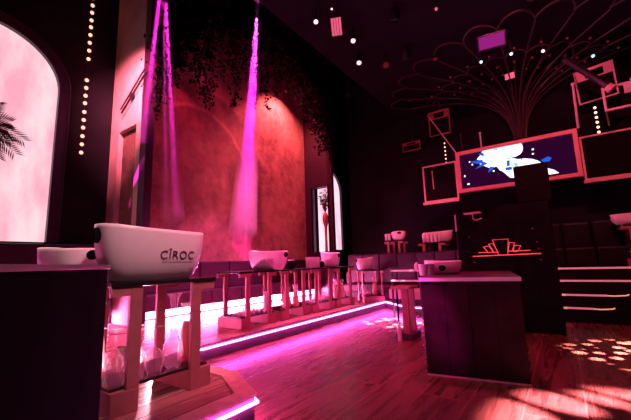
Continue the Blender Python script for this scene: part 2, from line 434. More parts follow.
def make_bowl(holes=(-1, 1), side=False):
    t = thing('ice_bucket', '', 'ice bucket')
    b = BM(); S = 56; ts = [0, .012, .04, .09, .16, .25, .4, .6, .8, .93, 1.0]
    rings = [[b.verts.new(bowl_surf(2 * pi * i / S, q)) for i in range(S)] for q in ts]
    # rim and inside wall
    for q, s in ((1.0, .965), (.8, .94), (.3, .9), (.12, .86)):
        rg = []
        for i in range(S):
            v = bowl_surf(2 * pi * i / S, q); rg.append(b.verts.new((v.x * s, v.y * s, v.z + (.012 if q < 1 else .004))))
        rings.append(rg)
    for A, B in zip(rings, rings[1:]):
        for i in range(S): b.faces.new((A[i], A[(i + 1) % S], B[(i + 1) % S], B[i]))
    b.faces.new(rings[0]); b.faces.new(rings[-1])
    body = obj('bucket_body', b, M['white'], t, smooth=True)
    for s in holes:
        if side:
            c = Vector((.228, 0, .21)) ; ax = Vector((1, 0, .1)); rr = .085
        else:
            v = bowl_surf(0 if s > 0 else pi, .8); c = Vector((0, v.y, v.z)); ax = Vector((0, s, -.12)); rr = .058
        bb = BM(); lathe(bb, [(rr, -.02), (rr * 1.12, 0), (rr * 1.05, .012), (rr * .8, .012), (rr * .78, .004), (.001, .004)], 24)
        q = ax.to_track_quat('Z', 'Y').to_matrix().to_4x4(); q.translation = c
        bmesh.ops.transform(bb, matrix=q, verts=bb.verts)
        obj('handle_hole', bb, M['hole'], t)
    return t
def text_mesh(s, size):
    cu = bpy.data.curves.new('t', 'FONT'); cu.body = s; cu.size = size; cu.align_x = 'CENTER'; cu.extrude = 0; cu.resolution_u = 3
    cu.space_character = 1.12
    o = bpy.data.objects.new('t', cu); COL.objects.link(o)
    dg = bpy.context.evaluated_depsgraph_get(); dg.update()
    me = bpy.data.meshes.new_from_object(o.evaluated_get(dg))
    bpy.data.objects.remove(o); return me
def bowl_text(t):
    """printed word wrapped on the +X flank"""
    me = text_mesh('C\u00ceROC', .105)
    b = bmesh.new(); b.from_mesh(me)
    bmesh.ops.subdivide_edges(b, edges=[e for e in b.edges if e.calc_length() > .02], cuts=2)
    def wrap(y, z, d):
        best = None
        tt = min(1, max(.01, z / .43))
        lo, hi = .05, pi - .05
        for _ in range(30):
            mid = (lo + hi) / 2
            if bowl_surf(mid, tt).y > y: lo = mid
            else: hi = mid
        v = bowl_surf(lo, tt); return Vector((v.x + d, v.y, v.z))
    for v in b.verts:
        v.co = wrap(v.co.x * 1.0 + .115, v.co.y * 1.0 + .178, .004)
    ex = bmesh.ops.extrude_face_region(b, geom=b.faces[:])
    for v in [g for g in ex['geom'] if isinstance(g, bmesh.types.BMVert)]: v.co.x -= .004
    o = obj('printed_word', b, M['ink'], t); o['label'] = 'purple printed word'
    bb = BM()
    pts = [wrap(-.035 + .32 * i / 20, .160, .003) for i in range(21)]
    tube(bb, pts, .0011, 4)
    obj('printed_line', bb, M['ink'], t)

def carafe_parts(t, prof, fill, m_fill, seg=24):
    obj('glass_body', lathe(BM(), prof, seg, cap=False), M['glass'], t, smooth=True)
    if fill:
        obj('juice', lathe(BM(), [(max(r - .006, .001), z + .004) for r, z in prof if z <= fill], seg), m_fill, t, smooth=True)
def make_carafe():
    t = thing('juice_carafe', '', 'carafe')
    carafe_parts(t, [(.045, 0), (.052, .01), (.053, .06), (.045, .13), (.033, .19), (.028, .22), (.031, .25), (.043, .285)], .21, M['juice'])
    return t
def make_decanter():
    t = thing('glass_decanter', '', 'decanter')
    carafe_parts(t, [(.03, 0), (.055, .02), (.068, .06), (.055, .105), (.025, .14), (.018, .2), (.018, .26), (.028, .3), (.045, .325)], 0, None)
    return t
def make_wineglass():
    t = thing('wine_glass', '', 'wine glass')     # standing upside down on its rim
    obj('bowl', lathe(BM(), [(.034, 0), (.046, .03), (.05, .055), (.044, .085), (.02, .112), (.006, .12)], 20, cap=False), M['glass'], t, smooth=True)
    obj('stem', lathe(BM(), [(.006, .12), (.004, .15), (.004, .2), (.008, .21)], 10), M['glass'], t, smooth=True)
    obj('foot', lathe(BM(), [(.036, .212), (.036, .215), (.008, .21)], 20), M['glass'], t, smooth=True)
    return t
def make_cup():
    o = obj('cup', lathe(BM(), [(.032, 0), (.034, .004), (.042, .15), (.044, .155), (.04, .155), (.03, .01)], 16), M['cup'], smooth=True)
    tag(o, '', 'cup'); return o

TAB = make_table(); BOWL = make_bowl((-1, 1)); bowl_text(BOWL); BOWLP = make_bowl((-1, 1)); BOWLS = make_bowl((1,), True)
CAR = make_carafe(); DEC = make_decanter(); WG = make_wineglass(); CUP = make_cup()
used = set()
def put(proto, label, loc, rz=0.0, scale=None, group=None):
    if proto.name not in used:
        used.add(proto.name); o = proto
        o.location = loc; o.rotation_euler = (0, 0, rz)
        if scale: o.scale = scale
        o['label'] = label
        if group: o['group'] = group
        return o
    return dup(proto, label, loc, rz, scale, group)
TT = .96     # table top height over its floor
G = 'raised display tables'
put(TAB, 'pale wooden display table nearest the camera, under the printed white ice bucket', (-3.06, 1.665, PZ), group=G)
put(TAB, 'display table on the near platform, mostly hidden by the black counter', (-3.75, 1.15, PZ), group=G)
put(TAB, 'display table holding the second white ice bucket, first of the far row', (-4.81, 4.47, PZ), group=G)
put(TAB, 'display table in the row holding a small black jar on top and juice carafes below', (-4.81, 5.50, PZ), group=G)
put(TAB, 'display table in the row holding a cluster of upright cups below the lit palm window', (-4.81, 6.50, PZ), group=G)
put(TAB, 'last display table of the row at the platform edge with a white ice bucket', (-4.81, 7.44, PZ), group=G)
put(TAB, 'display table at the back corner of the platform with the small holed ice bucket', (-4.42, 8.62, PZ), .75, (.9, .85, .88), group=G)
GB = 'white oval ice buckets'
put(BOWL, 'large white oval ice bucket with a printed purple word, on the nearest table', (-3.02, 1.655, PZ + TT), 0, group=GB)
put(BOWLP, 'white oval ice bucket with a round black hole left of the large one', (-3.62, 1.22, PZ + TT), R(-72), (.9, .54, .68), group=GB)
put(BOWL, 'white oval ice bucket with faint printing on the second display table, below the mural', (-4.73, 4.93, PZ + TT), -R(80), (.95, .86, .82), group=GB)
put(BOWLP, 'white ice bucket beside the cups under the lit palm window', (-4.76, 7.20, PZ + TT), -R(85), (.8, .50, .80), group=GB)
put(BOWLP, 'small white holed ice bucket at the back corner of the platform', (-4.50, 8.52, PZ + .845), -.75 + pi, (.8, .5, .72), group=GB)
# things on tables
def jar(loc, label, s=1.0):
    t = thing('candle_jar', label, 'jar', loc, group='black jars on the tables')
    obj('jar_body', lathe(BM(), [(.045 * s, 0), (.07 * s, .03 * s), (.075 * s, .07 * s), (.055 * s, .12 * s), (.05 * s, .13 * s)], 18), M['black'], t, smooth=True)
    obj('rim', lathe(BM(), [(.052 * s, .13 * s), (.056 * s, .14 * s), (.052 * s, .15 * s)], 18), M['cup'], t)
jar((-4.72, 5.62, PZ + TT), 'rounded black jar with a pale rim beside the second ice bucket', 1.3)
jar((-4.72, 6.72, PZ + TT), 'rounded black jar between the cups and the ice bucket under the palm window', 1.1)
n = 0
for k, (x, y) in enumerate([(-4.62, 6.17), (-4.62, 6.27), (-4.62, 6.37), (-4.62, 6.47), (-4.74, 6.22), (-4.74, 6.34), (-4.74, 6.46)]):
    put(CUP, 'tall white cup in the tight cluster on the table under the palm window', (x, y, PZ + TT), 0, (1.05, 1.05, 1.55), 'white cups in a cluster under the palm window')
# nearest table's lower shelf
SZ = PZ + .196
wg = [(-2.87, 1.30), (-2.86, 1.43), (-2.99, 1.35), (-3.02, 1.52), (-2.88, 1.58), (-2.93, 1.70), (-3.13, 1.40), (-3.12, 1.60), (-3.2, 1.30)]
wg = [(-2.86, 1.31), (-2.88, 1.47), (-2.88, 1.63), (-3.08, 1.40), (-3.08, 1.58), (-3.24, 1.34)]
for x, y in wg:
    put(WG, 'upturned wine glass among those on the lower shelf of the nearest table', (x, y, SZ), random.random() * 6, (1.5, 1.5, 1.75), 'upturned wine glasses on the nearest shelf')
put(DEC, 'clear round-bottomed decanter with a flared rim on the nearest table\'s shelf', (-2.89, 1.80, SZ), 0, (1.35, 1.35, 1.95))
put(CAR, 'carafe of pink juice right of the decanter on the nearest table\'s shelf', (-2.97, 1.995, SZ), 0, (1.55, 1.55, 1.85), 'juice carafes')
put(CAR, 'carafe of juice at the left end of the nearest shelf, beside the black counter', (-3.13, 1.27, SZ), 0, (1.35, 1.35, 2.1), 'juice carafes')
for k, (x, y) in enumerate([(-3.18, 1.5), (-3.2, 1.64)]):
    put(CUP, ['stout white cup at the back of the nearest shelf, left one', 'stout white cup at the back of the nearest shelf, right one'][k], (x, y, SZ), 0, (1, 1, 1.3), 'cups on the nearest shelf')
# row shelves
for ty, nm in ((4.47, 'second'), (6.50, 'cup-topped')):
    for i in range(5):
        for j in range(2):
            put(WG, 'upturned wine glass on the shelf of the %s display table' % nm, (-4.62 - j * .16, ty - .33 + i * .125, SZ), 0, (1.2, 1.2, 1.25), 'upturned glasses on the %s table shelf' % nm)
put(CUP, 'tall white cup stack right of the glasses on the second table\'s shelf', (-4.66, 4.80, SZ), 0, (1.3, 1.3, 2.4))
for k, (x, y) in enumerate([(-4.60, 5.28), (-4.66, 5.42), (-4.60, 5.60), (-4.70, 5.72)]):
    put(CAR, ['carafe of juice, leftmost of four on the shelf below the black jar', 'carafe of juice, second of four on the shelf below the black jar', 'carafe of juice, third of four on the shelf below the black jar', 'carafe of juice, rightmost of four on the shelf below the black jar'][k], (x, y, SZ), 0, (1.4, 1.4, 1.55 - .1 * (k % 2)), 'juice carafes')
for k, (x, y) in enumerate([(-4.60, 7.15), (-4.66, 7.27), (-4.6, 7.42)]):
    put(CAR, ['carafe, leftmost of three on the shelf of the last table in the row', 'carafe, middle of three on the shelf of the last table in the row', 'carafe, rightmost of three on the shelf of the last table in the row'][k], (x, y, SZ), 0, (1.4, 1.4, 1.6), 'juice carafes')
put(CAR, 'tall juice carafe on the shelf of the back corner table', (-4.28, 8.60, PZ + .175), 0, (1.3, 1.3, 1.7), 'juice carafes')
for k in range(4):
    put(WG, 'upturned wine glass on the shelf of the back corner table', (-4.42 - k * .07, 8.50 + .0 * k, PZ + .175), 0, (1, 1, 1.2), 'upturned glasses on the back corner table')
# tables up on the back tier
T2 = .95
put(TAB, 'small table on the raised back tier with cups and a tiny ice bucket', (-4.05, 9.75, T2), pi / 2, (.7, .62, .95), group=G)
put(TAB, 'table on the raised back tier holding the ribbed ice bucket, left of the booth', (-2.93, 9.75, T2), pi / 2, (.8, .80, .82), group=G)
put(BOWLP, 'tiny white ice bucket with a black hole on the left table of the back tier', (-3.95, 9.72, T2 + .913), .5 , (.9, .42, .55), group=GB)
for k in range(2):
    put(CUP, ['white cup left of the tiny ice bucket on the back tier, outer one', 'white cup left of the tiny ice bucket on the back tier, inner one'][k], (-4.3 + .1 * k, 9.6, T2 + .913), 0, (1, 1, 1.3), 'white cups on the back tier')
put(BOWLP, 'white ice bucket with cups in front, on the back tier table left of the booth', (-2.82, 9.8, T2 + .788), pi / 2, (.9, .86, .65), group=GB)
for k in range(5):
    put(CUP, 'white cup standing before the ice bucket on the back tier table left of the booth', (-3.13 + .105 * k, 9.52, T2 + .788), 0, (1.05, 1.05, 1.5), 'cups before the back tier ice bucket')
put(CAR, 'small orange juice carafe behind the desk bucket, below the back tier table', (-2.35, 9.55, T2), 0, (1.5, 1.5, 1.5), 'juice carafes')

# small table near desk
t = thing('side_table', 'narrow pale wooden side table standing on the floor left of the desk', 'table', (-2.24, 5.6, 0))
obj('tabletop', box(BM(), -.16, .16, -.2, .2, .80, .84, .004), M['tablewood'], t)
obj('leg', box(BM(), .0, .11, -.16, -.11, .1, .80, .003), M['tablewood'], t)
obj('leg', box(BM(), .0, .11, .11, .16, .1, .80, .003), M['tablewood'], t)
obj('base_block', box(BM(), -.12, .16, -.19, .19, 0, .10, .004), M['darkface'], t)
t = thing('umbrella', 'thin folded black umbrella with a pale handle leaning by the side table', 'umbrella', (-2.27, 5.35, 0))
obj('canopy', lathe(BM(), [(.008, .28), (.016, .34), (.02, .6), (.01, .78), (.004, .82)], 10), M['black'], t)
obj('handle', lathe(BM(), [(.03, .0), (.035, .02), (.033, .2), (.012, .28)], 12), M['cup'], t)
t = thing('rail_shelf', 'pair of pale rails behind the small side table', 'shelf', (-2.85, 7.35, 0))
for z in (.80, 1.02):
    obj('rail', box(BM(), -.38, .30, -.03, .03, z, z + .035, .004), M['palestick'], t)
for x in (-.36, .28): obj('post', box(BM(), x - .015, x + .015, -.02, .02, 0, 1.0), M['metal'], t)
t = thing('spray_bottle', 'small white bottle with dark neck on the rails beside the desk', 'bottle', (-2.62, 7.35, 1.056))
obj('bottle_body', lathe(BM(), [(.05, 0), (.055, .02), (.055, .1), (.02, .15), (.015, .17)], 14), M['cup'], t, smooth=True)
obj('cap', lathe(BM(), [(.018, .17), (.018, .24), (.01, .27)], 10), M['leather'], t)

# ------------------------------------------------------------------ black counter at left
ct = thing('bar_counter', 'large black counter with a pale pink front edge filling the left foreground', 'counter', (-1.345, .578, 0), math.atan2(-.35, .39))
obj('counter_body', box(BM(), 0, .86, -.50, -.006, 0, 1.262, .004), M['blackwood'], ct)
obj('counter_top', box(BM(), -.012, .88, -.52, .0, 1.2622, 1.278, .004), M['redframe'], ct)

# ------------------------------------------------------------------ desk
dk = thing('reception_desk', 'dark veneered desk with a pale slab top standing on the dance floor', 'desk', (-.405, 4.11, 0), math.atan2(.16, .97))
obj('front_panel', box(BM(), -.985, 0, 0, .03, .02, 1.02, .002), M['desk'], dk)
obj('side_panel', box(BM(), -.03, 0, .031, 1.2, .02, 1.02, .002), M['blackwood'], dk)
obj('side_panel', box(BM(), -.985, -.955, .031, 1.2, .02, 1.02, .002), M['blackwood'], dk)
obj('back_panel', box(BM(), -.954, -.031, 1.17, 1.2, .02, 1.02, .002), M['blackwood'], dk)
obj('base_rail', box(BM(), -.987, .002, -.006, -.001, .0, .018), M['redframe'], dk)
obj('desk_top', box(BM(), -1.0, .02, -.005, 1.9, 1.021, 1.055, .004), M['desktop'], dk)
obj('top_edge', box(BM(), -1.0, .02, -.022, -.0055, 1.016, 1.056, .003), M['cup'], dk)
for i in range(1, 4):
    obj('panel_seam', box(BM(), -.985 + i * .246 - .002, -.985 + i * .246 + .002, -.003, -.0005, .03, 1.0), M['hole'], dk)
put(BOWLS, 'low white ice bucket with a round black hole standing on the desk', (-1.40, 4.98, 1.056), -pi / 2 + .2, (.9, .52, .42), group=GB)
for k in range(2):
    put(CUP, ['squat white cup at the left corner of the desk, front one', 'squat white cup at the left corner of the desk, back one'][k], (-1.55 + .03 * k, 4.6 + .16 * k, 1.056), 0, (1.6, 1.6, .95), 'squat cups on the desk')
put(CUP, 'small white cup lying behind the bucket on the desk', (-1.66, 5.25, 1.056), 0, (1.2, 1.2, 1.25))

# ------------------------------------------------------------------ DJ booth
bo = thing('dj_booth', 'dark booth with a red outlined fan emblem behind the desk', 'dj booth', (-.84, 6.9, 0))
obj('front_panel', box(BM(), -.78, .72, 0, .05, .0, 2.15, .005), M['blackwood'], bo)
obj('side_panel', box(BM(), .67, .72, .051, .9, 0, 2.15, .005), M['blackwood'], bo)
obj('side_panel', box(BM(), -.78, -.73, .051, .9, 0, 2.15, .005), M['blackwood'], bo)
obj('top_panel', box(BM(), -.79, .73, -.01, .91, 2.151, 2.19, .004), M['blackwood'], bo)
def BP(u, v):   # emblem point on the booth's front, in booth coordinates (drawn on a 6 to 1 grid)
    return (-.54 + (u - 80) / 405 * 1.07, -.006, 1.29 + (340 - v) / 110 * .30)
def line(pts, r=.006, closed=False):
    return tube(BM(), [BP(*p) for p in pts], r, 6, closed)
emb = obj('emblem', line([(80, 338), (485, 334)], .009), M['neon'], bo); emb['label'] = 'thin red glowing fan emblem'
for pts in ([(120, 314), (243, 316)], [(300, 312), (430, 312)],
            [(243, 334), (215, 234), (310, 234), (298, 334)],
            [(188, 262), (216, 256), (240, 316), (216, 316)],
            [(155, 278), (190, 272), (212, 316), (180, 316)],
            [(314, 256), (344, 262), (326, 312), (302, 312)],
            [(340, 278), (378, 280), (358, 316), (332, 316)]):
    obj('emblem_line', line(pts, .007, closed=False if len(pts) == 2 else False), M['neon'], emb)
    if len(pts) == 4 and pts[0][0] != 243:
        obj('emblem_line', line([pts[3], pts[0]], .007), M['neon'], emb)
for u, v in ((68, 205), (455, 178), (88, 378), (480, 372), (470, 262), (475, 304)):
    p = BP(u, v); obj('stud', lathe(BM(), [(.014, -.0), (.014, .012), (.008, .018)], 10), M['reddot'], bo, loc=(p[0], p[1] + .006, p[2]), rot=(R(90), 0, 0))
t = thing('clamp_lamp', 'small pale clamp lamp reaching over the booth\'s left side', 'lamp', (-1.28, 6.72, 1.95))
obj('lamp_head', box(BM(), -.14, .14, -.08, .10, .12, .14, .004), M['redframe'], t)
obj('arm', tube(BM(), [(0, 0, .12), (0, .02, .02), (.05, .03, .0), (.14, .06, .03)], .012, 8), M['redframe'], t)
obj('clamp', box(BM(), -.02, .04, .1, .185, -.02, .05, .004), M['metal'], t)
obj('clamp_arm', tube(BM(), [(.14, .06, .03), (.03, .12, .02)], .012, 8), M['metal'], t)
t = thing('monitor_speaker', 'black box speaker on top of the booth, covering part of the big screen', 'speaker', (-.30, 7.15, 2.19))
obj('cabinet', box(BM(), -.27, .24, -.2, .3, 0, .68, .01), M['blackwood'], t)
obj('grille', box(BM(), -.25, .22, -.215, -.201, .02, .66, .004), M['black'], t)
t = thing('tube_light', 'short upright pale tube left of the booth', 'light', (-1.72, 7.3, 1.95))
obj('tube', box(BM(), -.015, .015, -.015, .015, -.14, .2), M['palestick'], t)
obj('stand', box(BM(), -.01, .01, -.01, .01, -1.95, -.14), M['metal'], t)

# ------------------------------------------------------------------ stage at right
st = struct('trim_stage', box(BM(), -.16, 5.9, 8.3, 11.2, 0, 1.03, .0), M['black_wall'])
GS = 'light bars on the stage front'
def bar(z, x1, label, tail=False, x0=-.13):
    t = thing('light_bar', label, 'light bar', (x0, 8.28, z), group=GS)
    obj('tube', box(BM(), 0, x1 - x0, -.02, .016, -.016, .016, .004), M['ledpale'], t)
    if tail:
        obj('end_rod', tube(BM(), [(x1 - x0, -.01, 0), (x1 - x0 + .1, -.02, -.004), (x1 - x0 + .26, -.03, .012), (x1 - x0 + .30, -.03, .03)], .012, 6), M['ledorange'], t)
    for x in (.02, .05): obj('end_cap', box(BM(), x - .008, x + .008, -.024, -.0205, -.02, .02), M['ledorange'] if tail else M['ledpale'], t)
bar(1.01, 5.8, 'topmost long pale pink light bar across the stage front')
bar(.775, 5.8, 'second long pale pink light bar down the stage front')
bar(.51, .55, 'third light bar down the stage front, with an orange curved end', True)
bar(.265, .33, 'lowest and shortest light bar of the stage front, with an orange curved end', True)
t = thing('banquette', 'black tufted banquette up on the stage right of the booth', 'banquette seat', (.3, 8.75, 1.03))
for i in range(3):
    obj('seat_cushion', box(BM(), -.78 + i * .5, -.29 + i * .5, -.2, .28, 0, .38, .04), M['darkleather'], t)
    obj('back_cushion', box(BM(), -.78 + i * .5, -.29 + i * .5, .28, .45, 0, .92, .05), M['darkleather'], t)
put(TAB, 'table on the stage at the right edge of the picture under an ice bucket', (1.3, 8.75, 1.03), pi / 2, (.7, .85, .80), group=G)
put(BOWLP, 'white ice bucket cut by the right edge of the picture, on the stage table', (1.22, 8.72, 1.03 + .769), pi / 2, (.9, .88, .48), group=GB)
for k in range(3):
    put(WG, 'upturned wine glass on the shelf of the stage table at the right edge', (1.0 + .12 * k, 8.58, 1.03 + .157), 0, (1.1, 1.1, 1.1), 'upturned glasses on the stage table')
put(CAR, 'small orange carafe on the shelf of the stage table at the right edge', (1.08, 8.74, 1.03 + .157), 0, (1.2, 1.2, 1.35), 'juice carafes')

# ------------------------------------------------------------------ LED screens (y = 10)
SY = 10.0
def frame_box(t, x0, x1, z0, z1, w, m, d=.07, name='frame_bar', y=0.0):
    for (a, b, c, e) in ((x0, x1, z1 - w, z1), (x0, x1, z0, z0 + w), (x0, x0 + w, z0 + w, z1 - w), (x1 - w, x1, z0 + w, z1 - w)):
        obj(name, box(BM(), a, b, y - d / 2, y + d / 2, c, e, .004), m, t)
sc = thing('video_screen', 'large wide video screen showing a white and blue splash, in a thick red frame', 'screen', (-.80, SY, 3.08))
obj('panel', box(BM(), -1.30, 1.30, -.01, .03, .07, 1.10), M['scr'], sc)
frame_box(sc, -1.385, 1.385, 0, 1.17, .095, M['framered'], .12)
def SP(u, v):  # image position on the screen
    tt = (u - 456.5) / (576 - 456.5); x = -1.37 + 2.74 * (u - 456.5 - (v - 153 + (u - 456.5) * .197) * .085) / (121.0)
    top = 153 - (u - 456.5) * .191; bot = 192.5 - (u - 459.5) * .129
    return (x, (1 - (v - top) / (bot - top)) * 1.165)
def splat(pts, m, name, dy=-.014, label=None):
    P = [SP(p[0] + 4.5, p[1]) for p in pts]
    o = obj(name, prism(BM(), P, lambda p: (p[0], dy, p[1]), lambda p: (p[0], -.0101, p[1])), m, sc)
    if label: o['label'] = label
    return o
splat([(482.5, 150), (487, 149), (495, 147), (504, 145.5), (513, 143.5), (521, 141.8), (523, 142.6), (524.3, 145), (524.6, 148), (523.8, 151), (521.5, 153.8), (517, 155.5), (514, 157.5), (519, 158.6), (526, 158), (533, 158.6), (538, 160.2), (543, 163.5), (540, 171), (530, 172), (518, 172), (517, 177), (511, 177), (510, 174), (512, 172), (507, 170), (501, 170), (500, 167), (497, 165.5), (492, 168), (490, 166), (486, 165), (485, 162), (479, 163.5), (483, 160), (476, 159), (482, 156.5), (481, 153.5)], M['scrwhite'], 'splash', label='white paint splash image')
for k, pts in enumerate([[(482, 159), (468, 161.5), (475, 163), (484, 163)], [(484, 161), (474, 168.5), (482, 165.5), (488, 163)], [(490, 166), (488, 172), (492, 169.5), (495, 166)], [(483, 152), (478, 153.5), (482, 155.5), (485, 155)],
                         [(508, 160), (511, 159.5), (511, 165), (508, 166)], [(541, 160), (548, 156.5), (551, 158), (549, 161), (544, 162)], [(506, 167), (513, 166), (513, 169), (507, 170)]]):
    splat(pts, M['scrblue'], 'blue_splash', -.018 )
for pts in [[(494, 148.5), (499, 147.5), (499, 149.5), (495, 150)], [(515, 163), (519, 162), (519, 166), (516, 167)], [(511, 155), (514, 154.5), (514, 156), (511, 156.5)]]:
    splat(pts, M['scrcyan'], 'cyan_splash', -.018)
for pts in [[(467, 161), (468.5, 160.7), (468.5, 162), (467, 162.2)], [(470, 163.5), (471.5, 163.3), (471.5, 164.8), (470, 165)], [(461, 175), (462.5, 174.8), (462.5, 176.5), (461, 176.7)], [(464.5, 183), (467, 182.6), (467, 184), (464.5, 184.4)],
            [(533, 148.5), (535, 148.2), (535, 149.6), (533, 150)], [(533, 153), (535, 152.7), (535, 154), (533, 154.3)], [(493, 170), (495, 169.5), (495, 170.8), (493, 171)], [(547, 168), (553, 170), (557, 173), (547, 174.5)]]:
    splat(pts, M['scrwhite'], 'white_speck', -.018)
def scr_text(s, size, u, v):
    me = text_mesh(s, size); b = bmesh.new(); b.from_mesh(me)
    x, z = SP(u, v)
    for q in b.verts: q.co = Vector((x + q.co.x, -.021, z + q.co.y))
    obj('screen_letters', b, M['hole'], sc)
scr_text('K', .13, 503.5, 171); scr_text('ue', .10, 519, 163)
for a, b_ in (((512, 158.5), (528, 155)), ((528, 155), (527, 160))):
    p, q = SP(*a), SP(*b_); obj('letter_bracket', tube(BM(), [(p[0], -.02, p[1]), (q[0], -.02, q[1])], .009, 4), M['hole'], sc)
def side_screen(x0, x1, z0, z1, label):
    t = thing('side_screen', label, 'screen', ((x0 + x1) / 2, SY + .02, z0)); h = z1 - z0; w = (x1 - x0) / 2
    obj('panel', box(BM(), -w, w, .0, .03, 0, h), M['black'], t)
    frame_box(t, -w, w, 0, h, .04, M['redframe'], .06)
    obj('lower_ledge', box(BM(), -w - .03, w * .99, -.10, -.03, -.07, -.005, .004), M['redframe'], t)
    return t
side_screen(-3.17, -2.20, 2.93, 4.03, 'dark side screen in a thin red frame left of the video screen')
side_screen(.60, 2.6, 2.97, 4.03, 'dark side screen in a thin red frame right of the video screen')
def rod(p, q, r, label, name='hanging_rod', m='palestick', cat='rod'):
    P, Q = Vector(p), Vector(q)
    t = thing(name, label, cat, q)
    obj('tube', tube(BM(), [P - Q, (0, 0, 0)], r, 8), M[m], t)
    obj('end_fitting', tube(BM(), [P - Q, (P - Q) + (P - Q).normalized() * .05], r * 1.5, 8), M[m], t)
rod((.65, SY, 5.35), (.62, SY, 4.255), .026, 'upright pale tube rising from the right corner of the video screen')
rod((-1.50, SY, 4.65), (-1.50, SY, 4.255), .018, 'short upright tube rising from the top of the video screen')
rod((-2.0, SY, 4.75), (-2.0, SY, 4.255), .012, 'thin dull tube near the left corner of the video screen', m='rib')
rod((-2.88, SY - .03, 3.8), (-2.87, SY - .03, 3.3), .012, 'thin red upright bar inside the left side screen', m='redframe')
rod((-3.05, 10.7, 5.85), (-2.17, SY, 4.26), .012, 'slanting pale cable from the left hanging speaker to the video screen', m='palestick')

# hanging speakers
def hung_speaker(x, y, z, w, h, label, rz=0.0, tilt=0.0, m='boxframe', d=.3):
    t = thing('hanging_speaker', label, 'speaker', (x, y, z), rot=(tilt, 0, rz), group='speakers hung on the back wall')
    obj('cabinet', box(BM(), -w / 2, w / 2, 0, d, -h / 2, h / 2, .01), M['black'], t)
    frame_box(t, -w / 2, w / 2, -h / 2, h / 2, .035, M[m], .03, 'front_rim', -.016)
    obj('horn_panel', box(BM(), -w / 2 + .04, w / 2 - .04, -.02, -.002, h * .18, h / 2 - .036), M[m], t)
    obj('horn', box(BM(), -w * .22, w * .25, -.028, -.021, h * .22, h * .42), M['hole'], t)
    obj('bracket', box(BM(), -.03, .03, d, d + .2, -.03, .03), M['metal'], t)
    obj('hanger', box(BM(), -.015, .015, d / 2, d / 2 + .03, h / 2, h / 2 + .8), M['metal'], t)
hung_speaker(-2.73, 10.7, 5.55, .66, .82, 'red-rimmed square speaker hung left above the video screen')
hung_speaker(-3.72, 10.8, 5.02, .62, .32, 'small flat red-rimmed speaker low on the back wall, left of the square one')
hung_speaker(1.12, 10.5, 5.45, .78, .84, 'red-lit speaker hung right above the video screen, beside the slanted tube', -.25, .18, 'redframe')
t = thing('slanted_spotlight', 'long dark tube fixture slanting across the right hanging speaker', 'spotlight', (.92, 9.6, 5.4))
obj('tube', tube(BM(), [(-.38, 0, .48), (.30, -.05, -.48)], .07, 14), M['metal'], t)
obj('end_ring', tube(BM(), [(.29, -.05, -.47), (.36, -.055, -.57)], [.085, .10], 14), M['redframe'], t)
obj('mount', tube(BM(), [(-.2, 0, .2), (-.2, 0, .9)], .02, 8), M['metal'], t)
t = thing('truss_frame', 'pale open metal frame at the right edge above the side screen', 'frame', (1.70, 9.6, 4.66))
frame_box(t, -.60, .7, -.28, .28, .045, M['palestick'], .06)
obj('junction_box', box(BM(), -.24, .3, -.07, -.031, .02, .24, .01), M['palestick'], t)
obj('knob', lathe(BM(), [(.001, 0), (.05, .01), (.055, .04), (.03, .07)], 12), M['palestick'], t, loc=(-.06, 0, .285))
obj('drop_leg', box(BM(), -.59, -.56, -.02, .02, -.6, -.28), M['rib'], t)
obj('suspension', box(BM(), .2, .22, -.01, .01, .28, 1.64), M['metal'], t)

# bulb strings
def bulb_string(name, label, pts, r, m, axis, back=None):
    t = thing(name, label, 'string of bulbs', pts[-1])
    o = Vector(pts[-1])
    P = [Vector(p) - o for p in pts]
    off = Vector(axis) * -.03
    obj('backing_strip', box(BM(), -.03 + off.x, .03 + off.x, -.05 + off.y * 2, .05 + off.y * 2, -.1, P[0].z + .1) if back else tube(BM(), [p + off for p in P], .008, 6), M['metal'], t)
    for p in P:
        b = BM(); bmesh.ops.create_uvsphere(b, u_segments=12, v_segments=8, radius=r)
        q = obj('bulb', b, M[m], t, loc=p, smooth=True)
    return t
zs = [7.33, 7.14, 6.96, 6.77, 6.60, 6.41, 6.22, 6.03, 5.83, 5.33, 5.15, 4.97, 4.80, 4.60, 4.42, 4.25, 4.06, 3.88, 3.70]
zs = [7.9, 7.71, 7.52] + zs
bulb_string('marquee_lights', 'vertical row of warm glowing bulbs on the wall right of the big arch', [(-7.93, 2.70, z) for z in zs], .036, 'bulb', (1, 0, 0))
bulb_string('bulb_string', 'vertical string of tiny warm bulbs left of the video screen', [(-2.62 + 0 * k, 10.65, 4.83 - .125 * k) for k in range(8)], .022, 'bulbsmall', (0, -1, 0))
bulb_string('bulb_string', 'vertical string of small warm bulbs above the right side screen', [(1.02, 10.4, 4.80 - .125 * k) for k in range(7)], .030, 'bulbsmall', (0, -1, 0))

